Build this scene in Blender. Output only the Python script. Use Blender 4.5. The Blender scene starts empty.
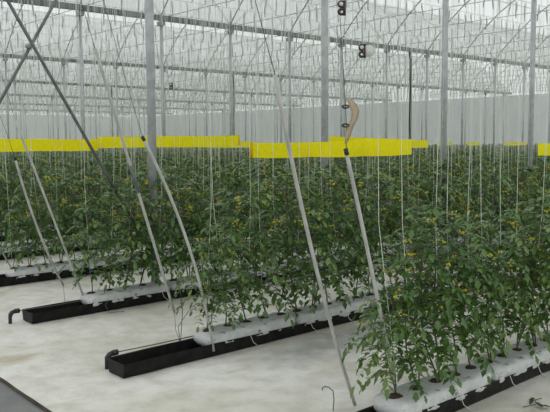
import bpy, math, random
from mathutils import Vector, Matrix, noise
random.seed(7)
sc = bpy.context.scene
C = sc.collection
PI = math.pi

# ------------------------------------------------------------------ helpers
class MB:
    """collects geometry and links it as ONE mesh object"""
    def __init__(s): s.v = []; s.f = []; s.m = []; s.mi = 0
    def face(s, idx): s.f.append(idx); s.m.append(s.mi)
    def quad(s, a, b, c, d):
        n = len(s.v); s.v += [tuple(a), tuple(b), tuple(c), tuple(d)]; s.face((n, n+1, n+2, n+3))
    def box(s, x0, x1, y0, y1, z0, z1):
        n = len(s.v)
        s.v += [(x0,y0,z0),(x1,y0,z0),(x1,y1,z0),(x0,y1,z0),(x0,y0,z1),(x1,y0,z1),(x1,y1,z1),(x0,y1,z1)]
        for q in ((0,3,2,1),(4,5,6,7),(0,1,5,4),(1,2,6,5),(2,3,7,6),(3,0,4,7)): s.face(tuple(n+i for i in q))
    def tube(s, pts, r, k=8, cap=True, flat=1.0):
        pts = [Vector(p) for p in pts]; n = len(pts)
        rr = r if isinstance(r, (list, tuple)) else [r]*n
        base = len(s.v); up = None
        for i, p in enumerate(pts):
            t = (pts[min(i+1, n-1)]-pts[max(i-1, 0)])
            t = t.normalized() if t.length > 1e-9 else Vector((0,0,1))
            if up is None:
                up = t.orthogonal().normalized()
            up = (up - t*up.dot(t))
            up = up.normalized() if up.length > 1e-6 else t.orthogonal().normalized()
            w = t.cross(up)
            for j in range(k):
                a = 2*PI*j/k
                s.v.append(tuple(p + up*math.cos(a)*rr[i] + w*math.sin(a)*rr[i]*flat))
        for i in range(n-1):
            for j in range(k):
                a = base+i*k+j; b = base+i*k+(j+1) % k
                s.face((a, b, b+k, a+k))
        if cap:
            s.face(tuple(base+j for j in reversed(range(k))))
            s.face(tuple(base+(n-1)*k+j for j in range(k)))
    def build(s, name, mat, parent=None, smooth=True):
        me = bpy.data.meshes.new(name)
        me.from_pydata(s.v, [], s.f)
        mats = mat if isinstance(mat, (list, tuple)) else [mat]
        for m in mats: me.materials.append(m)
        if len(mats) > 1: me.polygons.foreach_set('material_index', s.m)
        if smooth: me.polygons.foreach_set('use_smooth', [True]*len(me.polygons))
        me.update()
        o = bpy.data.objects.new(name, me); C.objects.link(o)
        if parent: o.parent = parent
        return o

def tag(o, label=None, cat=None, group=None, kind=None):
    if label: o['label'] = label
    if cat: o['category'] = cat
    if group: o['group'] = group
    if kind: o['kind'] = kind
    return o
def empty(name, loc=(0,0,0), rz=0):
    o = bpy.data.objects.new(name, None); C.objects.link(o)
    o.empty_display_size = .05
    o.location = loc; o.rotation_euler = (0,0,rz); return o
def copy_tree(o, parent=None):
    c = o.copy(); C.objects.link(c)
    if parent: c.parent = parent
    for ch in KIDS.get(o.name, []): copy_tree(ch, c)
    return c
KIDS = {}
def kid(par, o): KIDS.setdefault(par.name, []).append(o); return o

# ------------------------------------------------------------------ materials
def mat(name, col, rough=.6, metal=0, var=.0, scale=8, col2=None, bump=0, bscale=40, spec=.5, sss=0, trans=None):
    m = bpy.data.materials.new(name); m.use_nodes = True
    nt = m.node_tree; b = nt.nodes['Principled BSDF']
    b.inputs['Base Color'].default_value = (*col, 1); b.inputs['Roughness'].default_value = rough
    b.inputs['Metallic'].default_value = metal; b.inputs['Specular IOR Level'].default_value = spec
    tc = nt.nodes.new('ShaderNodeTexCoord')
    if col2 is not None:
        n = nt.nodes.new('ShaderNodeTexNoise'); n.inputs['Scale'].default_value = scale; n.inputs['Detail'].default_value = 5
        nt.links.new(tc.outputs['Object'], n.inputs['Vector'])
        r = nt.nodes.new('ShaderNodeValToRGB')
        r.color_ramp.elements[0].position = .38; r.color_ramp.elements[1].position = .64
        r.color_ramp.elements[0].color = (*col, 1); r.color_ramp.elements[1].color = (*col2, 1)
        nt.links.new(n.outputs['Fac'], r.inputs['Fac']); nt.links.new(r.outputs['Color'], b.inputs['Base Color'])
    if bump:
        n2 = nt.nodes.new('ShaderNodeTexNoise'); n2.inputs['Scale'].default_value = bscale; n2.inputs['Detail'].default_value = 4
        nt.links.new(tc.outputs['Object'], n2.inputs['Vector'])
        bp = nt.nodes.new('ShaderNodeBump'); bp.inputs['Strength'].default_value = bump; bp.inputs['Distance'].default_value = .01
        nt.links.new(n2.outputs['Fac'], bp.inputs['Height']); nt.links.new(bp.outputs['Normal'], b.inputs['Normal'])
    if trans:
        fac, tcol = trans
        t = nt.nodes.new('ShaderNodeBsdfTranslucent'); t.inputs['Color'].default_value = (*tcol, 1)
        mx = nt.nodes.new('ShaderNodeMixShader'); mx.inputs['Fac'].default_value = fac
        out = nt.nodes['Material Output']
        nt.links.new(b.outputs[0], mx.inputs[1]); nt.links.new(t.outputs[0], mx.inputs[2]); nt.links.new(mx.outputs[0], out.inputs['Surface'])
    return m

M = {}
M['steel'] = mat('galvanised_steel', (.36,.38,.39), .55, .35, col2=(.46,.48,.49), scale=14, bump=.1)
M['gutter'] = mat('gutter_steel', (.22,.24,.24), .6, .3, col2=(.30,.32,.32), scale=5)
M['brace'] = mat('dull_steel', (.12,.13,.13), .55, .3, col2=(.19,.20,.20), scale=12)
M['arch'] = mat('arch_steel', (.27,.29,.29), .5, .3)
M['black'] = mat('black_plastic', (.005,.005,.005), .5, 0, col2=(.014,.013,.012), scale=14, bump=.25, bscale=25, spec=.22)
M['blackpipe'] = mat('black_pipe', (.018,.018,.018), .35)
M['rod'] = mat('pale_conduit', (.40,.40,.37), .5, 0, col2=(.52,.52,.49), scale=9)
M['wire'] = mat('dark_wire', (.10,.10,.10), .5, .3)
M['twine'] = mat('white_twine', (.70,.74,.66), .8)
M['bundle'] = mat('wound_twine', (.46,.48,.48), .8)
M['rust'] = mat('rusty_clamp', (.03,.022,.02), .6, .3, col2=(.09,.06,.05), scale=60)
M['disc'] = mat('pale_plastic', (.60,.61,.58), .5)
M['tan'] = mat('tan_paper', (.52,.42,.28), .75, 0, col2=(.62,.52,.37), scale=30, trans=(.25, (.5,.38,.22)))
M['soil'] = mat('coco_substrate', (.035,.02,.012), .95, 0, col2=(.08,.045,.03), scale=60, bump=.6, bscale=120)
M['stem'] = mat('plant_stem', (.055,.060,.028), .6, 0, col2=(.11,.12,.05), scale=20)
M['leaf'] = mat('tomato_leaf', (.036,.100,.016), .30, 0, col2=(.10,.20,.042), scale=9, trans=(.20, (.10,.19,.035)))
M['leaf2'] = mat('tomato_leaf_pale', (.085,.16,.035), .33, 0, col2=(.17,.27,.065), scale=9, trans=(.22, (.12,.21,.05)))
M['flower'] = mat('yellow_petal', (.75,.68,.05), .6, trans=(.3, (.6,.55,.05)))
M['dryleaf'] = mat('dry_leaf', (.05,.055,.03), .8)
M['residue'] = mat('dried_residue', (.30,.29,.23), .8, 0, col2=(.5,.49,.42), scale=20)
M['path'] = mat('concrete', (.165,.17,.17), .85, 0, col2=(.205,.205,.20), scale=6, bump=.3, bscale=60)
M['edge_shade'] = mat('sheet_edge_shade', (.035,.03,.02), .9, 0, col2=(.12,.09,.055), scale=30)  # gap shadow and dark soil put into one brown-black colour
M['wall'] = mat('wall_screen', (.72,.745,.77), .8, 0, col2=(.78,.80,.83), scale=.6)

# white ground sheet: dirt stains are its own colour
def sheet_mat():
    m = bpy.data.materials.new('white_ground_sheet'); m.use_nodes = True
    nt = m.node_tree; b = nt.nodes['Principled BSDF']; b.inputs['Roughness'].default_value = .75
    b.inputs['Specular IOR Level'].default_value = .25
    tc = nt.nodes.new('ShaderNodeTexCoord')
    def ns(scale, det=5, sx=1, sy=1):
        mp = nt.nodes.new('ShaderNodeMapping'); mp.inputs['Scale'].default_value = (sx, sy, 1)
        nt.links.new(tc.outputs['Object'], mp.inputs['Vector'])
        n = nt.nodes.new('ShaderNodeTexNoise'); n.inputs['Scale'].default_value = scale; n.inputs['Detail'].default_value = det
        nt.links.new(mp.outputs[0], n.inputs['Vector']); return n
    def ramp(n, p0, c0, p1, c1):
        r = nt.nodes.new('ShaderNodeValToRGB'); e = r.color_ramp.elements
        e[0].position = p0; e[0].color = (*c0, 1); e[1].position = p1; e[1].color = (*c1, 1)
        nt.links.new(n.outputs['Fac'], r.inputs['Fac']); return r
    def mul(a, c):
        x = nt.nodes.new('ShaderNodeMix'); x.data_type = 'RGBA'; x.blend_type = 'MULTIPLY'; x.inputs['Factor'].default_value = 1
        nt.links.new(a, x.inputs[6]); nt.links.new(c, x.inputs[7]); return x.outputs[2]
    base = ramp(ns(1.1, 6), .40, (.62,.605,.54), .62, (.73,.72,.68))
    stain = ramp(ns(1.7, 6, .7, 1.6), .58, (1,1,1), .74, (.74,.66,.52))
    speck = ramp(ns(26, 3), .72, (1,1,1), .80, (.45,.40,.33))
    grime = ramp(ns(6, 8, 1, 1), .42, (1,1,1), .72, (.80,.79,.76))
    c = mul(mul(mul(base.outputs[0], stain.outputs[0]), speck.outputs[0]), grime.outputs[0])
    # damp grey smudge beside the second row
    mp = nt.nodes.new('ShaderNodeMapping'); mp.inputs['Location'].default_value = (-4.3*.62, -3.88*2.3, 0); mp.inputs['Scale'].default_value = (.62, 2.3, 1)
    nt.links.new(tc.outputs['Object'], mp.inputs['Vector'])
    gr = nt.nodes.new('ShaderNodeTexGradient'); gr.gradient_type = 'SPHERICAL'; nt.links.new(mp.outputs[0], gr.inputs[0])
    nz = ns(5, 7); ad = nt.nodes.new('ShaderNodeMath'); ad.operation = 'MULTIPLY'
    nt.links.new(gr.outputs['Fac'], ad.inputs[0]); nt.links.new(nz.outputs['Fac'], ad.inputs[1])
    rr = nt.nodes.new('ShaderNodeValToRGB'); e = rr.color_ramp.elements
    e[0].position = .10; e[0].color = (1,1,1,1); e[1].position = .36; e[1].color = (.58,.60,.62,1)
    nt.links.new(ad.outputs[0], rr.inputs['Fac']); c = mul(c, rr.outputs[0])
    nt.links.new(c, b.inputs['Base Color'])
    n2 = ns(14, 6); bp = nt.nodes.new('ShaderNodeBump'); bp.inputs['Strength'].default_value = .6; bp.inputs['Distance'].default_value = .02
    nt.links.new(n2.outputs['Fac'], bp.inputs['Height']); nt.links.new(bp.outputs['Normal'], b.inputs['Normal'])
    return m
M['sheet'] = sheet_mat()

def bag_mat():
    m = mat('grow_bag_film', (.56,.58,.58), .38, 0, col2=(.66,.67,.67), scale=12, bump=1.0, bscale=22, spec=.5)
    nt = m.node_tree; b = nt.nodes['Principled BSDF']
    src = b.inputs['Base Color'].links[0].from_socket
    tc = nt.nodes.new('ShaderNodeTexCoord')
    mp = nt.nodes.new('ShaderNodeMapping'); mp.inputs['Scale'].default_value = (15, 26, 26)
    nt.links.new(tc.outputs['Object'], mp.inputs['Vector'])
    n = nt.nodes.new('ShaderNodeTexNoise'); n.inputs['Scale'].default_value = 1; n.inputs['Detail'].default_value = 3
    nt.links.new(mp.outputs[0], n.inputs['Vector'])
    r = nt.nodes.new('ShaderNodeValToRGB'); e = r.color_ramp.elements
    e[0].position = .62; e[0].color = (1,1,1,1); e[1].position = .69; e[1].color = (.30,.32,.33,1)
    nt.links.new(n.outputs['Fac'], r.inputs['Fac'])
    x = nt.nodes.new('ShaderNodeMix'); x.data_type = 'RGBA'; x.blend_type = 'MULTIPLY'; x.inputs['Factor'].default_value = 1
    nt.links.new(src, x.inputs[6]); nt.links.new(r.outputs[0], x.inputs[7]); nt.links.new(x.outputs[2], b.inputs['Base Color'])
    return m
M['bag'] = bag_mat()

def film(name, col, k_trans, tcol, grid=False):
    m = bpy.data.materials.new(name); m.use_nodes = True
    nt = m.node_tree; nt.nodes.remove(nt.nodes['Principled BSDF']); out = nt.nodes['Material Output']
    t = nt.nodes.new('ShaderNodeBsdfTransparent'); t.inputs['Color'].default_value = (*tcol, 1)
    l = nt.nodes.new('ShaderNodeBsdfTranslucent'); l.inputs['Color'].default_value = (*col, 1)
    d = nt.nodes.new('ShaderNodeBsdfDiffuse'); d.inputs['Color'].default_value = (*col, 1)
    a = nt.nodes.new('ShaderNodeMixShader'); a.inputs['Fac'].default_value = .5 if grid else .2
    nt.links.new(l.outputs[0], a.inputs[1]); nt.links.new(d.outputs[0], a.inputs[2])
    x = nt.nodes.new('ShaderNodeMixShader'); x.inputs['Fac'].default_value = k_trans
    nt.links.new(a.outputs[0], x.inputs[1]); nt.links.new(t.outputs[0], x.inputs[2]); nt.links.new(x.outputs[0], out.inputs['Surface'])
    tc = nt.nodes.new('ShaderNodeTexCoord')
    n = nt.nodes.new('ShaderNodeTexNoise'); n.inputs['Scale'].default_value = .5 if not grid else 30; n.inputs['Detail'].default_value = 4
    nt.links.new(tc.outputs['Object'], n.inputs['Vector'])
    mr = nt.nodes.new('ShaderNodeMapRange'); mr.inputs['To Min'].default_value = k_trans-.12; mr.inputs['To Max'].default_value = k_trans+.12
    nt.links.new(n.outputs['Fac'], mr.inputs['Value']); nt.links.new(mr.outputs[0], x.inputs['Fac'])
    return m
M['film'] = film('roof_film', (.86,.88,.88), .60, (.97,.985,.98))
M['yellow'] = film('yellow_trap_film', (.97,.93,.045), .20, (.95,.85,.1), True)
M['yellow2'] = film('yellow_trap_fold', (.80,.58,.02), .02, (.9,.8,.1), True)

# ------------------------------------------------------------------ layout numbers (metres)
Y0 = 2.385; SP = 1.876                 # near lower edge of first trough, row spacing
XE = 2.459                             # row ends
def ry(i): return Y0 + SP*i            # near edge of trough i
def rc(i): return ry(i) + .135         # its middle
G1 = 6.326; BAY = 11.49; ZG = 5.128    # gutter lines
def gy(i): return G1 + BAY*i
PX = 3.957; PS = 2.5
XEND = 50.0; YEND = gy(7)              # far walls
NROWS = 43
RN = ['nearest', 'second', 'third', 'fourth', 'fifth', 'sixth', 'seventh', 'eighth']
def inview(x, y, m=1.0):               # is a spot on the floor roughly inside the photograph's view
    d = .664*x + .747*y; l = .747*x - .664*y
    return d > .5 and -.381*d - m < l < .381*d + m

# ------------------------------------------------------------------ setting
f = MB(); f.box(-6, 56, -8, YEND+4, -.30, -.02)
tag(f.build('floor', M['path'], smooth=False), kind='structure')

# ground sheet with folds
def sheet():
    b = MB(); x0, x1, y0, y1 = 1.79, 9.0, -1.5, 11.0; st = .05
    nx = int((x1-x0)/st); ny = int((y1-y0)/st)
    base = 0
    for i in range(nx+1):
        for j in range(ny+1):
            x = x0+i*(x1-x0)/nx; y = y0+j*(y1-y0)/ny
            fade = min(1, (x1-x)/.8, (y1-y)/.8, (y-y0)/.8)
            z = .010*noise.noise(Vector((x*1.3, y*2.4, 1))) + .006*noise.noise(Vector((x*4+9, y*3, 5)))
            q = noise.noise(Vector((x*1.6+3, y*1.6-x*1.1, 9)))
            z += .012*max(0, 1-abs(q)*9)
            # flat beneath the troughs
            k = ((y-Y0+.05) % SP)
            if k < .38 and x > 2.35: z = min(z, -.002)
            xx = x + (.02*noise.noise(Vector((y*1.1, 0, 3))) if i == 0 else 0)
            b.v.append((xx, y, max(-.012, z*fade*.9 - .004)))
    for i in range(nx):
        for j in range(ny):
            a = i*(ny+1)+j; b.face((a, a+ny+1, a+ny+2, a+1))
    b.quad((x1,-1.5,-.004),(XEND+3,-1.5,-.004),(XEND+3,11,-.004),(x1,11,-.004))
    b.quad((x0,11,-.004),(XEND+3,11,-.004),(XEND+3,YEND+2,-.004),(x0,YEND+2,-.004))
    b.quad((x0,-7,-.004),(XEND+3,-7,-.004),(XEND+3,-1.5,-.004),(x0,-1.5,-.004))
    return b
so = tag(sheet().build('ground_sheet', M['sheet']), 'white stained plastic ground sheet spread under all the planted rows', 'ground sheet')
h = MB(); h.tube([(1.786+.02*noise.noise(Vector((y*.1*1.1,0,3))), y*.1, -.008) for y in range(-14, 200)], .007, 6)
h.build('edge_shade', M['edge_shade'], so)  # dark cord along the sheet edge, painted as the shadowed gap and soil

# far walls with their film gables
w = MB(); w.box(-1, XEND+.1, YEND, YEND+.08, -.02, ZG-.02); tag(w.build('wall_back', M['wall'], smooth=False), kind='structure')
w = MB(); w.box(XEND, XEND+.08, -7, YEND, -.02, ZG-.15); tag(w.build('wall_right', M['wall'], smooth=False), kind='structure')

RISE = 2.75
def rise(u): return RISE*(1-abs(u)**2.4)
def arch_z(u): return ZG+.06 + rise(u)
def arch_pts(x, yc, n=16, dz=0):
    return [(x, yc + BAY/2*math.cos(PI*k/n), ZG+.06+dz+rise(math.cos(PI*k/n))) for k in range(n+1)]
for i in range(-1, 7):
    yc = gy(i)+BAY/2
    b = MB(); n = 24
    for k in range(n+1):
        y = yc+BAY/2*math.cos(PI*k/n); z = ZG+.09+rise(math.cos(PI*k/n))
        b.v += [(-1.5, y, z), (XEND, y, z)]
    for k in range(n): b.face((2*k, 2*k+1, 2*k+3, 2*k+2))
    tag(b.build('ceiling', M['film']), kind='structure')
    b = MB(); n0 = len(b.v)
    for k in range(n+1): b.v.append((XEND+.02, yc+BAY/2*math.cos(PI*k/n), ZG-.15+(.24+rise(math.cos(PI*k/n)) if 0 < k < n else 0)))
    b.face(tuple(range(n+1)))
    tag(b.build('wall_gable', M['film'], smooth=False), kind='structure')

# ------------------------------------------------------------------ gutters, posts, arches
def post_mesh():
    b = MB(); b.tube([(0,0,-.02),(0,0,ZG-.02)], .044, 12); return b
ordn = ['first', 'second', 'third', 'fourth', 'fifth', 'sixth', 'seventh', 'eighth']
gproto = None
for i in range(0, 7):
    b = MB(); y = gy(i); x0, x1 = -1.5, XEND
    # folded channel, open on top
    prof = [(-.10,.08),(-.075,.01),(-.055,-.045),(.055,-.045),(.075,.01),(.10,.08),(.11,.08),(.085,.0),(.06,-.06),(-.06,-.06),(-.085,.0),(-.11,.08)]
    n = len(prof)
    for x in (x0, x1):
        for (a, z) in prof: b.v.append((x, a, z))
    for k in range(n): b.face((k, (k+1) % n, n+(k+1) % n, n+k))
    b.face(tuple(range(n))); b.face(tuple(n+k for k in reversed(range(n))))
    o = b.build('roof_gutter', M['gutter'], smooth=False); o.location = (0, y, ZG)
    lab = {0: 'steel rain gutter high above the nearest line of steel posts', 1: 'largest dark steel gutter beam sloping across the top of the photo',
           2: 'second steel gutter beam, next below the largest one', 3: 'third gutter beam down, thin in the distance'}.get(i, 'thin distant gutter beam, the %s one counted down from the largest' % ordn[i-1])
    tag(o, lab, 'gutter')
pp = None; PPOST = {(0,0): 'thick grey steel post left of centre, largest of the posts', (0,1): 'grey steel post right of centre, behind the yellow trap strip',
    (0,2): 'grey steel post in the right half, between the centre post and the right edge', (0,3): 'grey steel post nearest the right edge of the photo', (0,-1): 'grey steel post at the near end of the front post line, beyond the left edge'}
for i in range(0, 7):
    for k in range(-1, 19):
        x = PX+PS*k+(.07 if i else 0); y = gy(i)
        if not inview(x, y, 1.0) and not (i == 0 and k in (-1,)): continue
        if x > XEND-.5: continue
        if pp is None:
            pp = post_mesh().build('support_post', M['steel']); o = pp
            br = MB(); br.box(-.07,.07,-.10,.10,ZG-.20,ZG-.09); bo = br.build('bracket', M['gutter'], pp, smooth=False)
            bs = MB(); bs.box(-.035,.035,-.055,-.040,2.30,2.40); bp_ = bs.build('clip', M['gutter'], pp, smooth=False)
            KIDS[pp.name] = [bo]
        else:
            o = copy_tree(pp)
        o.location = (x, y, 0)
        g = 'posts under the %s gutter' % (ordn[i-1] if i else 'nearest')
        lab = PPOST.get((i, k), 'slim grey steel post standing under %s' % (['the nearest gutter', 'the largest gutter beam', 'the second gutter beam', 'the third gutter beam', 'the fourth gutter beam', 'the fifth gutter beam', 'the sixth gutter beam'][i]))
        tag(o, lab, 'post', None if (i, k) in PPOST else g)

# black downpipes on three posts
for x, y, lab in ((22.85+.0, gy(1)-.07, 'black downpipe below the largest gutter beam, right of centre'), (23.17, gy(2)-.07, 'black downpipe left of centre, below the second gutter beam'), (22.6, gy(3)-.07, 'black downpipe in the left part of the photo, below the third gutter beam')):
    b = MB(); b.tube([(0,0,0),(0,0,ZG-.35),(0,.03,ZG-.2),(0,.07,ZG-.09)], .055, 10)
    o = b.build('downpipe', M['blackpipe']); o.location = (x, y-.03, 0); tag(o, lab, 'pipe')

# arches with tie rods
ap = None
for i in range(-1, 7):
    for k in range(-1, 19):
        x = PX+PS*k+.07; yc = gy(i)+BAY/2
        if not (inview(x, gy(i)+2, 3) or inview(x, gy(i+1)-2, 3)): continue
        if ap is None:
            ap = empty('roof_arch', (x, yc, 0))
            b = MB(); b.tube([(0, q[1], q[2]) for q in arch_pts(0, 0)], .021, 6); KIDS.setdefault(ap.name, []).append(b.build('arch_tube', M['arch'], ap))
            b = MB(); b.tube([(0,-BAY/2,ZG+.02),(0,BAY/2,ZG+.02)], .009, 5); KIDS[ap.name].append(b.build('tie_rod', M['arch'], ap))
            o = ap
        else:
            o = copy_tree(ap)
        o.location = (x, yc, 0)
        where = 'over the camera side, nearer than the largest gutter beam' if i <= 0 else 'beyond the %s gutter beam' % ['', 'largest', 'second', 'third', 'fourth', 'fifth', 'sixth'][i]
        tag(o, 'thin curved steel roof arch %s' % where, 'roof arch', 'roof arches %s' % where)
# lengthwise purlins
for i in range(-1, 7):
    for q, u in enumerate((-.62, 0, .62)):
        b = MB(); y = gy(i)+BAY/2+u*BAY/2
        z = arch_z(u)
        b.tube([(-1.5,0,0),(XEND,0,0)], .011, 5)
        o = b.build('purlin', M['arch']); o.location = (0, y, z-.05)
        tag(o, 'thin lengthwise roof purlin joining the arches, %s roof bay' % ['nearest','second','third','fourth','fifth','sixth','seventh','eighth'][i+1], 'purlin', 'purlins of the %s roof bay' % ['nearest','second','third','fourth','fifth','sixth','seventh','eighth'][i+1])

# crossed braces in the end bay of the nearest post line
def brace(p, q, r, lab):
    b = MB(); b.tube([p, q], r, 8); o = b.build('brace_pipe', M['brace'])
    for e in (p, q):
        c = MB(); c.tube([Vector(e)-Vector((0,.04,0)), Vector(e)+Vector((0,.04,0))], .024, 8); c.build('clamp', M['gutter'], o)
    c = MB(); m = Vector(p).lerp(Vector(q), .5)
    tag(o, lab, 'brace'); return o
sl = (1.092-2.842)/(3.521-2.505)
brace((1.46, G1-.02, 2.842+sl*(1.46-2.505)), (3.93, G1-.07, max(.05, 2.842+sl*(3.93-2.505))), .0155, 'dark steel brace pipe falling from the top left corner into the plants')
sl2 = (2.901-1.936)/(2.993-2.425)
brace((1.46, G1+.05, 1.936+sl2*(1.46-2.425)), (3.93, G1+.05, 1.936+sl2*(3.93-2.425)), .0145, 'grey steel brace pipe rising to the right, crossing the dark brace at top left')
c = MB(); c.tube([(2.72,G1-.045,2.47),(2.72,G1+.075,2.47)], .022, 8); tag(c.build('pipe_clamp', M['gutter']), 'small dark clamp where the two brace pipes cross', 'clamp')

# ------------------------------------------------------------------ overhead wires, one per row
XW0 = 2.2
ZW = ZG + .08
b0 = MB(); b0.tube([(0,0,0),(XEND-1.0,0,0)], .004, 4)
w0 = None
for i in range(0, NROWS):
    if w0 is None: w0 = b0.build('overhead_wire', M['wire']); o = w0
    else: o = w0.copy(); C.objects.link(o)
    o.location = (.9, rc(i), ZW)
    if i < 8: tag(o, 'thin overhead crop wire stretched above the %s row of plants' % RN[i], 'wire')
    else: tag(o, 'thin overhead crop wire high above the far rows of plants', 'wire', 'overhead wires above the far rows')

# twine bundles hanging from the wires
def bundle_mesh(seed):
    r = random.Random(seed); b = MB(); L = .43
    pts = []; rr = []
    for k in range(7):
        t = k/6; pts.append((.012*math.sin(t*5+seed)+.02*t*(r.random()-.3), .008*math.cos(t*4+seed), -.03-L*t)); rr.append([.010,.021,.024,.023,.021,.018,.009][k])
    b.tube(pts, rr, 5, flat=.7); b.tube([(0,0,0), pts[0]], .003, 4); return b
bmesh_ = [bundle_mesh(s) for s in range(4)]
bobj = []
allb = []
for i in range(3, NROWS):
    y = rc(i); x = 3.3 + (i % 3)*.1
    while x < XEND-1:
        if inview(x, y, .6):
            d = .664*x+.747*y
            if (ZW-1.6-.3)/d < .215: allb.append((d, x, y, i))
        x += .375
allb.sort()
rest = MB()
for n, (d, x, y, i) in enumerate(allb):
    v = random.Random(n).randrange(4); sx = random.Random(n*3).uniform(.8, 1.15); rz = random.Random(n*5).uniform(0, 6.28); tilt = random.Random(n*7).uniform(-.10, .10)
    px = x+random.Random(n*9).uniform(-.08, .08)
    if n < 300:
        if len(bobj) <= v or not any(vv == v for vv, _ in bobj):
            o = bmesh_[v].build('twine_bundle', M['bundle']); bobj.append((v, o))
        else:
            src = [q for vv, q in bobj if vv == v][0]; o = src.copy(); C.objects.link(o)
        o.location = (px, y, ZW); o.rotation_euler = (0, tilt, rz); o.scale = (1,1,sx)
        nm = RN[i] if i < 8 else 'ninth or a farther'
        tag(o, 'pale bundle of spare twine hung high above the %s row' % nm, 'twine', 'twine bundles over the %s row' % nm)
    else:
        mt = Matrix.Translation((px, y, ZW)) @ Matrix.Rotation(tilt, 4, 'Y') @ Matrix.Rotation(rz, 4, 'Z') @ Matrix.Scale(sx, 4, (0,0,1))
        base = len(rest.v); mm = bmesh_[v]
        rest.v += [tuple(mt @ Vector(q)) for q in mm.v]
        for fc in mm.f: rest.face(tuple(base+q for q in fc))
tag(rest.build('twine_bundle_array', M['bundle']), 'many small pale twine bundles hanging under the far roof bays', 'twine', kind='stuff')

# ------------------------------------------------------------------ troughs
def trough_mesh(L):
    b = MB(); w = .235; hh = .093; t = .006
    outer = [(0,hh+.004),(.018,.0),(w-.018,.0),(w,hh+.004)]
    inner = [(w-.010,hh),(w-.024,.008),(.024,.008),(.010,hh)]
    prof = outer+inner; n = len(prof)
    xs = [0]+[.35*k for k in range(1, int(L/.35))]+[L]
    for x in xs:
        for (a, z) in prof:
            b.v.append((x, a+.003*math.sin(x*4.1), z+(.004*math.sin(x*2.7) if z > .05 else 0)))
    for i in range(len(xs)-1):
        for k in range(n): b.face((i*n+k, i*n+(k+1) % n, (i+1)*n+(k+1) % n, (i+1)*n+k))
    # end walls
    for x in (0, L-.006):
        m = len(b.v)
        for dx in (0, .006):
            for (a, z) in outer: b.v.append((x+dx, a, z-.004 if z > .05 else z))
        b.face((m+3,m+2,m+1,m)); b.face((m+4,m+5,m+6,m+7))
        for k in range(4): b.face((m+k, m+(k+1)%4, m+4+(k+1)%4, m+4+k))
    return b
tp = None
for i in range(NROWS):
    L = XEND-1-XE
    if tp is None: tp = trough_mesh(L).build('drainage_trough', M['black'], smooth=False); o = tp
    else: o = tp.copy(); C.objects.link(o)
    o.location = (XE+{1: -.05, 2: .11}.get(i, 0), ry(i), 0)
    if i < 8: tag(o, 'long black drainage trough on the white sheet under the %s row' % RN[i], 'trough')
    else: tag(o, 'long black drainage trough under one of the far rows', 'trough', 'troughs under the far rows')
    if i == 2:
        b = MB(); r = random.Random(3)
        pts = []
        for k in range(25):
            t = k/24; pts.append((.06+.55*t, .125+.012*math.sin(t*9), .012))
        m0 = len(b.v)
        for k, q in enumerate(pts):
            ww = .055*(math.sin(PI*min(1, max(0, k/24)))**.5)*(.7+.5*r.random())
            b.v += [(q[0], q[1]-ww, q[2]), (q[0]+.01*r.random(), q[1]+ww*.2, q[2]+.003), (q[0], q[1]+ww, q[2])]
        for k in range(24):
            for j in range(2): b.face((m0+3*k+j, m0+3*k+3+j, m0+3*k+4+j, m0+3*k+1+j))
        ro = b.build('residue', M['residue'], o); ro['label'] = 'dried whitish deposit on the trough floor'

# ------------------------------------------------------------------ grow bags
BL = .9375
def bx0(i): return 3.04 if i == 0 else 3.12
def bag_mesh(seed, hi=True):
    b = MB(); nx, nk = (44, 26) if hi else (7, 8)
    L = .925; r = random.Random(seed)
    for i in range(nx+1):
        t = i/nx; e = min(t, 1-t)*L
        k = min(1, (e/.05))**.45 if e > 0 else .18
        k = max(k, .25)
        for j in range(nk):
            a = 2*PI*j/nk; ca, sa = math.cos(a), math.sin(a)
            y = .124*k**.5*math.copysign(abs(ca)**.6, ca); z = (.058 if sa > 0 else .068)*k*math.copysign(abs(sa)**.5, sa)
            q = noise.noise(Vector((t*9+seed*7, ca*2.1, sa*2.1)))*.020 + noise.noise(Vector((t*30+seed, ca*5, sa*5)))*.010
            b.v.append((t*L, y*(1+q*5), z*(1+q*7)+.115))
    for i in range(nx):
        for j in range(nk):
            a = i*nk+j; c = i*nk+(j+1) % nk; b.face((a, c, c+nk, a+nk))
    b.face(tuple(reversed(range(nk)))); b.face(tuple(nx*nk+j for j in range(nk)))
    return b
bagp = []
for s in range(3):
    o = bag_mesh(s).build('grow_bag', M['bag']); KIDS[o.name] = []
    for k in range(5):
        c = MB(); r = random.Random(s*9+k); n = 12; ring = []
        for j in range(n):
            a = 2*PI*j/n; rr = .042+.008*r.random(); c.v.append((rr*math.cos(a)*1.1, rr*math.sin(a)*.9, 0.0))
        for j in range(n):
            a = 2*PI*j/n; c.v.append((.03*math.cos(a), .03*math.sin(a), .012))
        for j in range(n): c.face((j, (j+1) % n, n+(j+1) % n, n+j))
        c.face(tuple(n+j for j in range(n)))
        ho = c.build('planting_hole', M['soil'], o); ho.location = (.0875+.1875*k, 0, .168); KIDS[o.name].append(ho)
    bagp.append(o)
used = set(); nb = 0
farbag = MB(); fm = bag_mesh(1, False)
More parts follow.
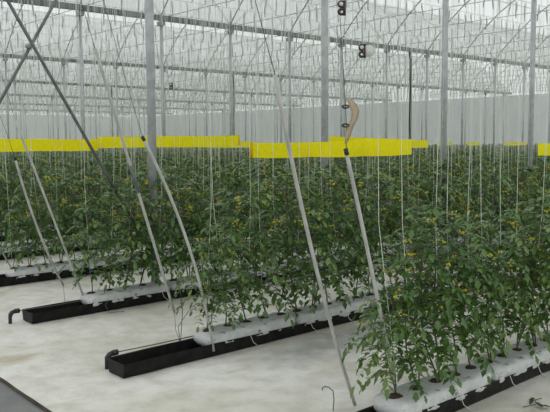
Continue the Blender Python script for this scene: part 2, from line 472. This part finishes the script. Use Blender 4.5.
for i in range(NROWS):
    j = 0
    while bx0(i)+BL*(j+1) < XEND-1:
        x = bx0(i)+BL*j
        if inview(x+.5, rc(i), 1.0):
            if i < 5:
                s = (i*5+j) % 3
                if s in used: o = copy_tree(bagp[s])
                else: used.add(s); o = bagp[s]
                o.location = (x, rc(i)-.01, 0)
                if j == 0: tag(o, 'white plastic grow bag at the near end of the %s row' % RN[i], 'grow bag')
                elif j == 1 and i < 3: tag(o, 'white plastic grow bag, second from the near end of the %s row' % RN[i], 'grow bag')
                else: tag(o, 'white plastic grow bag farther along the %s row, under the leaves' % RN[i], 'grow bag', 'grow bags in the %s row' % RN[i])
            elif x < 25:
                base = len(farbag.v); farbag.v += [(q[0]+x, q[1]+rc(i), q[2]) for q in fm.v]
                for fc in fm.f: farbag.face(tuple(base+q for q in fc))
        j += 1
tag(farbag.build('grow_bag_rows', M['bag']), 'white grow bags under the leaves of the farther rows', 'grow bag', kind='stuff')

# ------------------------------------------------------------------ tomato plants
def leaflet(b, o, d, up, L, W, r):
    """one lobed folded leaflet from point o in direction d"""
    side = d.cross(up)
    if side.length < 1e-4: side = d.orthogonal()
    side.normalize(); nrm = side.cross(d).normalized()
    droop = r.uniform(-.1, .6); fold = r.uniform(-.1, .45)
    n0 = len(b.v)
    for t, w in ((0,0.05),(.22,.75),(.38,.62),(.52,1.0),(.74,.55),(1,0)):
        c = o + d*(L*t) - Vector((0,0,1))*(droop*L*t*t*.7)
        ww = W*w*.5
        b.v.append(tuple(c + side*ww + nrm*ww*fold)); b.v.append(tuple(c)); b.v.append(tuple(c - side*ww + nrm*ww*fold))
    for k in range(5):
        a = n0+3*k
        b.face((a, a+1, a+4, a+3)); b.face((a+1, a+2, a+5, a+4))

def plant(seed, hgt=1.03, sparse=1.0, bare=.17):
    r = random.Random(seed)
    root = empty('tomato_plant'); st = MB(); fo = MB(); fl = []
    KIDS[root.name] = []
    nst = 2 if r.random() < .75 else 1
    for sti in range(nst):
        ph = r.uniform(0, 6.28); H = hgt*r.uniform(.9, 1.06)*(1 if sti == 0 else r.uniform(.75, .95)); lean = r.uniform(.02, .07) if sti == 0 else r.uniform(.08, .17)
        def sp(z):
            t = z/H
            return Vector((lean*math.cos(ph)*math.sin(t*2.2)+.015*math.sin(z*9+ph), lean*math.sin(ph)*math.sin(t*2.2)+.015*math.cos(z*8+ph), z))
        zs = [H*k/12 for k in range(13)]
        st.tube([sp(z) for z in zs], [.0062*(1-.5*z/H) for z in zs], 6)
        z = r.uniform(.10, .2); az = r.uniform(0, 6.28)
        while z < H:
            t = z/H
            size = (.27+.15*math.sin(PI*min(1, t*.85+.15)))*r.uniform(.8, 1.2)
            if t > .92: size *= .6
            if t < .25: size *= .8
            az += 2.4+r.uniform(-.4, .4)
            if (t < bare and r.random() < .7*sparse):
                z += .05; continue
            o = sp(z); el = r.uniform(.15, .7) if t < .85 else r.uniform(.7, 1.2)
            d = Vector((math.cos(az)*math.cos(el), math.sin(az)*math.cos(el), math.sin(el)))
            pts = [o]; cur = o.copy(); dd = d.copy(); ns = 9; step = size/ns
            for q in range(ns):
                dd = (dd + Vector((0,0,-.115-.022*q))).normalized(); cur = cur+dd*step; pts.append(cur.copy())
            st.tube(pts, [.0026-.0002*q for q in range(len(pts))], 3, cap=False)
            mi = 1 if r.random() < .3 else 0
            for q in range(2, ns+1):
                dd2 = (pts[q]-pts[q-1]).normalized(); sd = dd2.cross(Vector((0,0,1)))
                sd = sd.normalized() if sd.length > 1e-3 else Vector((1,0,0))
                if q == ns:
                    fo.mi = mi; leaflet(fo, pts[q], dd2, Vector((0,0,1)), .068*r.uniform(.8,1.2), .047, r)
                else:
                    big = 1 if q % 2 == 0 else .7
                    for s in (-1, 1):
                        v = (sd*s*.9+dd2*.5+Vector((0,0,r.uniform(-.35,.35)))).normalized()
                        fo.mi = mi; leaflet(fo, pts[q], v, Vector((0,0,1)), .065*big*r.uniform(.75,1.3), .042*big, r)
            z += r.uniform(.027, .042)
        # flower trusses
        for q in range(4):
            z = H*r.uniform(.5, 1.02); az2 = r.uniform(0, 6.28); o = sp(z)
            fb = MB(); cur = o.copy(); dd = Vector((math.cos(az2), math.sin(az2), .5)).normalized(); cur = cur+dd*.09
            pts = [o.copy(), cur.copy()]
            for k in range(5):
                dd = (dd+Vector((0,0,-.12))).normalized(); cur = cur+dd*.026; pts.append(cur.copy())
            fb.mi = 1; fb.tube(pts, .0018, 3, cap=False)
            for k in range(3, 7):
                for e in range(r.choice((1,1,2))):
                    c = pts[k]+Vector((r.uniform(-.02,.02), r.uniform(-.02,.02), r.uniform(-.02,.012)))
                    ax = Vector((r.uniform(-1,1), r.uniform(-1,1), r.uniform(-.8,.6))).normalized(); u = ax.orthogonal().normalized(); w = ax.cross(u)
                    fb.mi = 1; fb.tube([pts[k], c], .0011, 3, cap=False); fb.mi = 0
                    n0 = len(fb.v); R = .0130
                    fb.v.append(tuple(c+ax*.006))
                    for j in range(10):
                        rr = R if j % 2 == 0 else R*.42
                        a = PI*j/5; fb.v.append(tuple(c+u*math.cos(a)*rr+w*math.sin(a)*rr-ax*(.004 if j % 2 == 0 else 0)))
                    for j in range(10): fb.face((n0, n0+1+j, n0+1+(j+1) % 10))
            fl.append(fb)
    KIDS[root.name].append(st.build('stem', M['stem'], root))
    KIDS[root.name].append(fo.build('foliage', [M['leaf'], M['leaf2']], root, smooth=False))
    for fb in fl: KIDS[root.name].append(fb.build('flower_truss', [M['flower'], M['stem']], root, smooth=False))
    return root
NV = 7
protos = [plant(100+s, bare=.36 if s < 2 else .17) for s in range(NV)]
PZ = .172
spots = []
PLANT_END = XEND-2
for i in range(NROWS):
    j = 0
    while True:
        jj, kk = divmod(j, 5)
        x = bx0(i)+BL*jj+.0875+.1875*kk
        if x > PLANT_END: break
        if inview(x, rc(i), .75): spots.append((.664*x+.747*rc(i), i, j, x, rc(i)))
        j += 1
spots.sort()
near = spots[:300]; far = spots[300:]
seen = set()
R = random.Random(5)
fs = {}
for (d, i, j, x, y) in near:
    v = R.randrange(2) if i == 0 else R.randrange(2, NV)
    if v in seen: o = copy_tree(protos[v])
    else: seen.add(v); o = protos[v]
    s = R.uniform(.88, 1.08)*(.72 if j == 0 else .85 if j == 1 else 1)*(.93 if i == 0 else 1)
    o.location = (x+R.uniform(-.012,.012), y-.01+R.uniform(-.012,.012), PZ); o.rotation_euler = (R.uniform(-.04,.04), R.uniform(-.05,.05), R.uniform(0, 6.28)); o.scale = (s, s, s)
    nm = RN[i] if i < 8 else 'ninth'
    if j == 0: tag(o, 'young tomato plant at the near end of the %s row, first in its bag' % nm, 'plant')
    elif j == 1 and i < 3: tag(o, 'leafy tomato plant, second from the near end of the %s row' % nm, 'plant')
    else: tag(o, 'leafy tomato plant with small yellow flowers in the %s row' % nm, 'plant', 'tomato plants in the %s row' % nm)

# the far plants: one object that repeats the plant shapes on its points
def far_field():
    me = bpy.data.meshes.new('tomato_crop')
    me.from_pydata([(x+R.uniform(-.02,.02), y+R.uniform(-.02,.02), PZ) for (d, i, j, x, y) in far], [], [])
    me.attributes.new('var', 'INT', 'POINT').data.foreach_set('value', [R.randrange(NV) for _ in far])
    me.attributes.new('rot', 'FLOAT', 'POINT').data.foreach_set('value', [R.uniform(0, 6.28) for _ in far])
    me.attributes.new('scl', 'FLOAT', 'POINT').data.foreach_set('value', [R.uniform(.88, 1.1) for _ in far])
    ob = bpy.data.objects.new('tomato_crop', me); C.objects.link(ob)
    ng = bpy.data.node_groups.new('crop_repeat', 'GeometryNodeTree')
    ng.interface.new_socket('Geometry', in_out='INPUT', socket_type='NodeSocketGeometry')
    ng.interface.new_socket('Geometry', in_out='OUTPUT', socket_type='NodeSocketGeometry')
    N = ng.nodes; Lk = ng.links
    gi = N.new('NodeGroupInput'); go = N.new('NodeGroupOutput'); jn = N.new('GeometryNodeJoinGeometry')
    def attr(nm, ty):
        a = N.new('GeometryNodeInputNamedAttribute'); a.data_type = ty; a.inputs['Name'].default_value = nm; return a.outputs['Attribute']
    var = attr('var', 'INT'); rot = attr('rot', 'FLOAT'); scl = attr('scl', 'FLOAT')
    cx = N.new('ShaderNodeCombineXYZ'); Lk.new(rot, cx.inputs['Z'])
    cs = N.new('ShaderNodeCombineXYZ')
    for k in 'XYZ': Lk.new(scl, cs.inputs[k])
    for v in range(NV):
        cmpn = N.new('FunctionNodeCompare'); cmpn.data_type = 'INT'; cmpn.operation = 'EQUAL'
        ia = [s for s in cmpn.inputs if s.type == 'INT']
        Lk.new(var, ia[0]); ia[1].default_value = v
        j2 = N.new('GeometryNodeJoinGeometry')
        for ch in KIDS[protos[v].name]:
            oi = N.new('GeometryNodeObjectInfo'); oi.transform_space = 'ORIGINAL'; oi.inputs['Object'].default_value = ch
            oi.inputs['As Instance'].default_value = False
            Lk.new(oi.outputs['Geometry'], j2.inputs[0])
        ip = N.new('GeometryNodeInstanceOnPoints')
        Lk.new(gi.outputs[0], ip.inputs['Points']); Lk.new(cmpn.outputs[0], ip.inputs['Selection']); Lk.new(j2.outputs[0], ip.inputs['Instance'])
        Lk.new(cx.outputs[0], ip.inputs['Rotation']); Lk.new(cs.outputs[0], ip.inputs['Scale'])
        Lk.new(ip.outputs[0], jn.inputs[0])
    Lk.new(jn.outputs[0], go.inputs[0])
    md = ob.modifiers.new('crop', 'NODES'); md.node_group = ng
    tag(ob, 'dense green tomato crop filling the far rows to the back walls', 'plants', kind='stuff')
far_field()

# ------------------------------------------------------------------ training strings
def string_pts(n, x, y, full=True):
    r = random.Random(n*13+1); dx = r.uniform(-.34, .34); dy = r.uniform(-.16, .16)
    zb = .25
    return [(x+r.uniform(-.02,.02), y+r.uniform(-.02,.02), zb), (x+dx*.35, y+dy*.4, 1.15), (x+dx*.9, y+.0*dy, ZW-.30), (x+dx, y, ZW)]
rest = MB(); lab_seen = {}
for n, (d, i, j, x, y) in enumerate(spots):
    if d > 34 and (n % 2): continue
    pts = string_pts(n, x, y)
    if n < 300:
        b = MB(); b.tube([(p[0]-x, p[1]-y, p[2]) for p in pts], .0016, 4, cap=False)
        o = b.build('training_string', M['twine']); o.location = (x, y, 0)
        nm = RN[i] if i < 8 else 'ninth'
        if j == 0: tag(o, 'pale training string rising from the plant at the near end of the %s row' % nm, 'string')
        else: tag(o, 'pale upright training string above a plant in the %s row' % nm, 'string', 'training strings of the %s row' % nm)
    else:
        rest.tube(pts, .0022 if d < 14 else .0030, 3, cap=False)
tag(rest.build('training_string_rows', M['twine']), 'many pale training strings rising from the far rows of plants', 'string', kind='stuff')

# ------------------------------------------------------------------ slanting end rods
def curve3(p, q, sag, n=12):
    p = Vector(p); q = Vector(q); s = Vector(sag)
    return [p.lerp(q, k/n)+s*(4*(k/n)*(1-k/n)) for k in range(n+1)]
def rod(top, bot, sag, r, wire_up, wire_dn, lab, cap=True, sleeve=False):
    pts = curve3(top, bot, sag)
    b = MB(); b.tube(pts, r, 10); o = b.build('slanting_rod', M['rod'])
    if cap:
        b = MB(); d = (Vector(pts[0])-Vector(pts[1])).normalized(); b.tube([Vector(top)-d*.02, Vector(top)+d*.012], r*1.18, 10); c = b.build('end_cap', M['blackpipe'], o); c['label'] = 'black cap on the rod top'
    if wire_up:
        b = MB(); b.tube([top]+list(wire_up), .0020, 5); b.build('guy_wire', M['wire'], o)
    if wire_dn:
        b = MB(); b.tube([pts[-1]]+list(wire_dn), .0020, 5); b.build('guy_wire', M['wire'], o)
    if sleeve:
        b = MB(); b.tube([Vector(top).lerp(Vector(bot), t) for t in (.40, .45, .50)], r*1.25, 10); c = b.build('joint_sleeve', M['brace'], o); c['label'] = 'dark sleeve joining two lengths of rod'
    tag(o, lab, 'rod'); return o
rod((2.690,2.485,1.553), (3.20,2.56,.165), (.005,0,.0), .0105, [(2.648,2.444,1.679),(2.651,2.454,1.772),(2.632,2.474,2.207),(2.633,2.465,2.249),(2.6,2.5,ZW)], None, 'pale slanting rod with black cap, right of centre, ending at the nearest row')
rod((2.303,2.585,1.916), (3.197,2.876,.0), (-.035,0,-.02), .0105, [(2.183,2.585,2.25),(1.2,2.52,ZW)], None, 'longest pale slanting rod, in the centre, crossing the yellow trap strip', cap=False)
rod((2.595,4.262,1.633), (3.17,4.27,.04), (.075,0,.02), .0105, [(2.489,4.262,1.963),(1.6,4.38,ZW)], None, 'pale slanting rod just right of the thick left post, ending at the second row')
rod((2.31,4.362,2.22), (3.10,4.68,.27), (.0,0,.0), .0105, [(1.4,4.4,ZW)], [(3.14,4.73,.12),(3.19,4.74,.0)], 'pale slanting rod left of the thick left post, long and capless', cap=False, sleeve=True)
rod((2.48,6.138,1.80), (3.20,6.33,.012), (.0,0,.0), .0105, [(2.2,6.2,2.9),(1.6,6.27,ZW)], None, 'pale slanting rod at far left ending inside the third trough', cap=False)
rod((2.464,6.138,1.477), (3.06,6.55,.22), (-.03,0,-.02), .0105, [(2.411,6.138,1.657),(1.9,6.2,3.2),(1.6,6.27,ZW)], [(3.123,6.665,0)], 'pale slanting rod at the far left with a black cap, left of its neighbour')
rod((2.3,8.0,1.9), (3.447,8.75,.0), (0,0,0), .0105, [(1.6,8.1,ZW)], None, 'pale slanting rod cut by the left edge, at the fourth row', cap=False)

# wires tied at the ends of the second and third rows
for nm, pts, lab in (
    ('tie_wire', [(3.19,4.74,0),(3.12,4.60,.30),(3.02,4.5,.62)], 'thin wire standing at the near end of the second row'),
    ('tie_wire', [(3.19,4.74,0),(3.25,4.86,.10),(3.42,4.95,.19)], 'thin curved wire lying by the bag end of the second row'),
    ('drip_tube', [(3.3,6.10,.12),(3.24,6.06,.08),(3.25,6.0,.02),(3.4,5.99,.006)], 'thin looped tube below the end bag of the third row')):
    b = MB(); b.tube([Vector(p) for p in pts], .003, 5); tag(b.build(nm, M['wire']), lab, 'wire' if nm == 'tie_wire' else 'tube')

# bent wire hook standing in front
b = MB(); pts = [(0,0,0),(.005,-.003,.07),(0,0,.125),(-.020,.018,.150),(-.038,.035,.152),(-.048,.044,.142),(-.046,.042,.130)]
b.tube(pts, .0034, 6); o = b.build('wire_hook', M['wire']); o.location = (3.03,2.90,-.004); tag(o, 'bent dark wire hook standing on the white sheet in the foreground', 'hook')

# drip tubes on near bags
r = random.Random(11)
for n, (x, i) in enumerate(((3.55,0),(4.1,0),(4.45,0),(3.5,1),(4.15,1),(4.6,1),(5.3,1),(3.9,2),(4.7,2))):
    y = rc(i)-.11; b = MB()
    b.tube([(0,.07,.06),(0,.0,.055),(.01,-.03,.0),(.03,-.05,-.07),(.07,-.075,-.107),(.13,-.07,-.112)], .0028, 5)
    o = b.build('drip_tube', M['disc']); o.location = (x, y, .115)
    tag(o, 'thin pale drip tube hanging over the bag side in the %s row' % RN[i], 'tube', 'drip tubes of the %s row' % RN[i])

# irrigation elbows and feed pipes
for i, (x, dy) in enumerate(((2.44, .30), (2.44, .19+.0))):
    row = i+1; y = ry(row)+dy
    root = empty('irrigation_elbow', (x, y, 0))
    b = MB(); b.tube([(0,0,-.004),(0,0,.045),(.004,-.0,.075),(.02,0,.093),(.045,0,.10)], [.016,.016,.020,.020,.018], 10); b.build('elbow', M['blackpipe'], root)
    b = MB(); b.tube([(.045,0,.10),(.085,0,.10)], .022, 10); b.build('collar', M['blackpipe'], root)
    b = MB(); b.tube([(.085,0,.10),(.4,-.01*(1+i),.098),(.75,-.05,.11),(1.0,-.09,.13)], .0045, 6); b.build('feed_tube', M['wire'], root)
    tag(root, 'black irrigation elbow with thin feed tube beside the %s trough end' % RN[row], 'pipe fitting')

# ------------------------------------------------------------------ yellow sticky trap strips
def strip(pts, h, lab, fold=None, group=None, cord=True):
    """pts: top edge points"""
    b = MB(); n = len(pts); t = .002
    P = [Vector(p) for p in pts]
    # resample with a slight sag
    Q = []
    for k in range(n-1):
        m = 8
        for j in range(m): Q.append(P[k].lerp(P[k+1], j/m)+Vector((0,0,-.006*math.sin(PI*j/m))))
    Q.append(P[-1]); n = len(Q)
    for k, q in enumerate(Q):
        d = (Q[min(k+1, n-1)]-Q[max(k-1, 0)]).normalized(); nn = d.cross(Vector((0,0,1))).normalized()
        wv = .004*math.sin(k*1.7)
        for (z, s) in ((0,1),(0,-1),(-h*.5,-1),(-h,-1),(-h,1),(-h*.5,1)):
            b.v.append(tuple(q+Vector((0,0,z))+nn*(s*t/2+(wv if z == -h*.5 else 0))))
    for k in range(n-1):
        for j in range(6): b.face((k*6+j, k*6+(j+1) % 6, k*6+6+(j+1) % 6, k*6+6+j))
    b.face((0,1,2,3,4,5)); m = (n-1)*6; b.face((m+5,m+4,m+3,m+2,m+1,m))
    o = b.build('sticky_trap_strip', M['yellow'], smooth=False)
    if fold:
        for e in fold:
            q = Q[0] if e == 0 else Q[-1]; dr = (Q[1]-Q[0]).normalized() if e == 0 else (Q[-2]-Q[-1]).normalized()
            b = MB(); b.tube([q+Vector((0,0,.003)), q-Vector((0,0,h+.003))], .016, 10)
            c = b.build('rolled_end', M['yellow2'], o); c['label'] = 'darker rolled end of the strip'
    if cord:
        for q in (Q[0], Q[-1]):
            b = MB(); b.tube([q-Vector((0,0,h)), q, (q[0]*1.0, q[1], ZW-.03)], .002, 4); b.build('hanging_cord', M['twine'], o)
    tag(o, lab, 'insect trap', group); return o
strip([(4.561,5.482,1.596), (5.136,5.240,1.597), (4.799,4.199,1.621), (5.824,4.497,1.618)], 0.150, 'large yellow sticky trap strip in the centre, nearest and longest of the strips', fold=(0,))
strip([(7.817,7.569,1.684), (9.472,7.975,1.655), (11.563,8.530,1.619)], 0.150, 'smaller yellow trap strip partly behind the right half of the large central one')
strip([(4.749,8.953,1.690), (6.095,9.235,1.700), (7.568,9.405,1.716)], 0.155, 'yellow trap strip in the left half, crossing behind the thick left post', fold=(1,))
strip([(3.061,8.703,1.667), (3.904,8.894,1.660), (4.795,9.042,1.656)], 0.155, 'yellow trap strip cut by the left edge of the photo')
strip([(8.071,12.980,1.658), (9.142,12.698,1.642), (10.409,12.510,1.625)], 0.145, 'thin yellow trap strip seen below and beyond the left one')
strip([(8.455,4.569,1.562), (9.536,4.414,1.559)], 0.150, 'yellow trap strip cut by the right edge of the photo')
strip([(25.051,18.024,1.555), (26.369,18.198,1.567)], 0.150, 'tiny distant yellow trap strip just left of the right-hand grey post', cord=True)
strip([(25.983,17.195,1.547), (27.267,17.398,1.559)], 0.150, 'tiny distant yellow trap strip just right of the right-hand grey post', cord=True)
strip([(27.132,16.173,1.537), (28.776,16.056,1.546)], 0.150, 'tiny distant yellow trap strip beside the post nearest the right edge', cord=True)
# ------------------------------------------------------------------ clamps and curled tan strip on the nearest guy wire
def clamp(loc, s, lab, disc=None):
    root = empty('wire_clamp', loc)
    b = MB()
    R_ = .014*s
    for z in (-.018*s, .018*s):
        ring = [(R_*math.cos(2*PI*k/14), 0, z+R_*.9*math.sin(2*PI*k/14)) for k in range(15)]
        b.tube(ring, .0065*s, 6, cap=False)
    b.tube([(0.014*s,0,-.036*s),(.014*s,0,.036*s)], .0075*s, 6)
    b.build('clamp_body', M['rust'], root)
    b = MB(); b.tube([(-.002*s,-.010*s,.018*s),(-.002*s,.010*s,.018*s)], .010*s, 10); b.build('bolt', M['disc'], root)
    if disc:
        b = MB(); b.tube([(disc,-.004,.0),(disc,.004,.0)], .030, 18); b.build('pale_disc', M['disc'], root)
    tag(root, lab, 'clamp'); root.rotation_euler = (0,0,-.72); return root
clamp((2.633,2.465,2.249), 1.0, 'rusty wire clamp at the top of the photo on the nearest guy wire')
cl = clamp((2.771,2.453,2.052), .95, 'dark wire clamp with a pale disc hanging right of the nearest guy wire', disc=.035)
b = MB(); b.tube([(0,0,.05),(-.01,0,3.048)], .0012, 4); b.build('hanging_wire', M['wire'], cl)
cl2 = clamp((2.710,4.083,1.975), .6, 'small dark clamp hanging just right of the thick left post')
b = MB(); b.tube([(.008,0,-.03),(.008,0,3.1)], .0010, 4); b.build('hanging_wire', M['wire'], cl2)
tb = MB(); TP = [((2.6369,2.4368,1.5902),(2.6554,2.4472,1.5902)), ((2.6352,2.4421,1.6222),(2.6686,2.4393,1.6222)), ((2.6408,2.4406,1.6517),(2.6779,2.4346,1.6518)), ((2.6520,2.4344,1.6835),(2.6892,2.4283,1.6838)), ((2.6639,2.4274,1.7129),(2.7033,2.4193,1.7134)), ((2.6673,2.4287,1.7498),(2.7120,2.4160,1.7504)), ((2.6577,2.4413,1.7843),(2.7038,2.4273,1.7850)), ((2.6516,2.4497,1.8089),(2.6872,2.4450,1.8099)), ((2.6511,2.4507,1.8138),(2.6734,2.4579,1.8150))]
for a, e in TP:
    a = Vector(a); e = Vector(e); m = (a+e)/2; n_ = (e-a).cross(Vector((0,0,1))).normalized()
    tb.v += [tuple(a), tuple(m-n_*.010), tuple(e), tuple(m-n_*.006)]
for k in range(len(TP)-1):
    for j in range(4): tb.face((k*4+j, k*4+(j+1) % 4, k*4+4+(j+1) % 4, k*4+4+j))
tb.face((3,2,1,0)); m = (len(TP)-1)*4; tb.face((m,m+1,m+2,m+3))
to = tb.build('curled_tan_strip', M['tan']); tag(to, 'curled tan strip clipped to the guy wire above the capped rod', 'tan strip')
b = MB(); b.tube([(2.650+.016*math.cos(t*PI/7)*.75, 2.453-.016*math.cos(t*PI/7)*.66, 1.772+.007*math.sin(t*PI/7)) for t in range(15)], .0045, 6, cap=False); b.build('wire_clip', M['rust'], to)
b = MB(); b.tube([(2.644+.016*math.cos(t*PI/7)*.75, 2.447-.016*math.cos(t*PI/7)*.66, 1.679+.007*math.sin(t*PI/7)) for t in range(15)], .0045, 6, cap=False); b.build('wire_clip', M['rust'], to)

# fallen leaf bits on the sheet
def bits():
    out = MB(); r = random.Random(4)
    for (x, y) in ((4.02,2.14),(4.08,2.19),(3.98,2.10)):
        d = Vector((r.uniform(-1,1), r.uniform(-1,1), .05)).normalized(); leaflet(out, Vector((x, y, .012)), d, Vector((0,0,1)), .08, .035, r)
        for k in range(0): pass
    out.tube([(3.9,2.16,.006),(3.98,2.12,.014),(4.06,2.17,.008),(4.12,2.16,.006)], .003, 4)
    return out
tag(bits().build('fallen_leaf', M['dryleaf']), 'withered dark leaf sprig lying on the sheet at the bottom right corner', 'leaf')

# ------------------------------------------------------------------ light and camera
wd = bpy.data.worlds.new('sky'); sc.world = wd; wd.use_nodes = True
nt = wd.node_tree; bg = nt.nodes['Background']
tc = nt.nodes.new('ShaderNodeTexCoord'); sp_ = nt.nodes.new('ShaderNodeSeparateXYZ'); nt.links.new(tc.outputs['Generated'], sp_.inputs[0])
cr = nt.nodes.new('ShaderNodeValToRGB'); e = cr.color_ramp.elements
e[0].position = 0.0; e[0].color = (.62,.645,.64,1); e[1].position = .6; e[1].color = (.74,.76,.75,1)
nt.links.new(sp_.outputs['Z'], cr.inputs['Fac']); nt.links.new(cr.outputs[0], bg.inputs['Color'])
bg.inputs['Strength'].default_value = 1.0

cam = bpy.data.cameras.new('camera'); co = bpy.data.objects.new('camera', cam); C.objects.link(co)
yaw, pitch, roll = .844265, .0884867, -.00651645
F = Vector((math.cos(yaw)*math.cos(pitch), math.sin(yaw)*math.cos(pitch), -math.sin(pitch)))
Rv = Vector((math.sin(yaw), -math.cos(yaw), 0)); U = Rv.cross(F)
R2 = Rv*math.cos(roll)+U*math.sin(roll); U2 = -Rv*math.sin(roll)+U*math.cos(roll)
co.matrix_world = Matrix(((R2.x,U2.x,-F.x,0),(R2.y,U2.y,-F.y,0),(R2.z,U2.z,-F.z,1.6),(0,0,0,1)))
cam.sensor_width = 36; cam.lens = 721.61/550*36; cam.clip_start = .05; cam.clip_end = 400
sc.camera = co
vs = sc.view_settings; vs.view_transform = 'Standard'; vs.look = 'None'; vs.gamma = 1; vs.exposure = .5; vs.use_curve_mapping = False
sc.cycles.transparent_max_bounces = 24; sc.cycles.max_bounces = 8
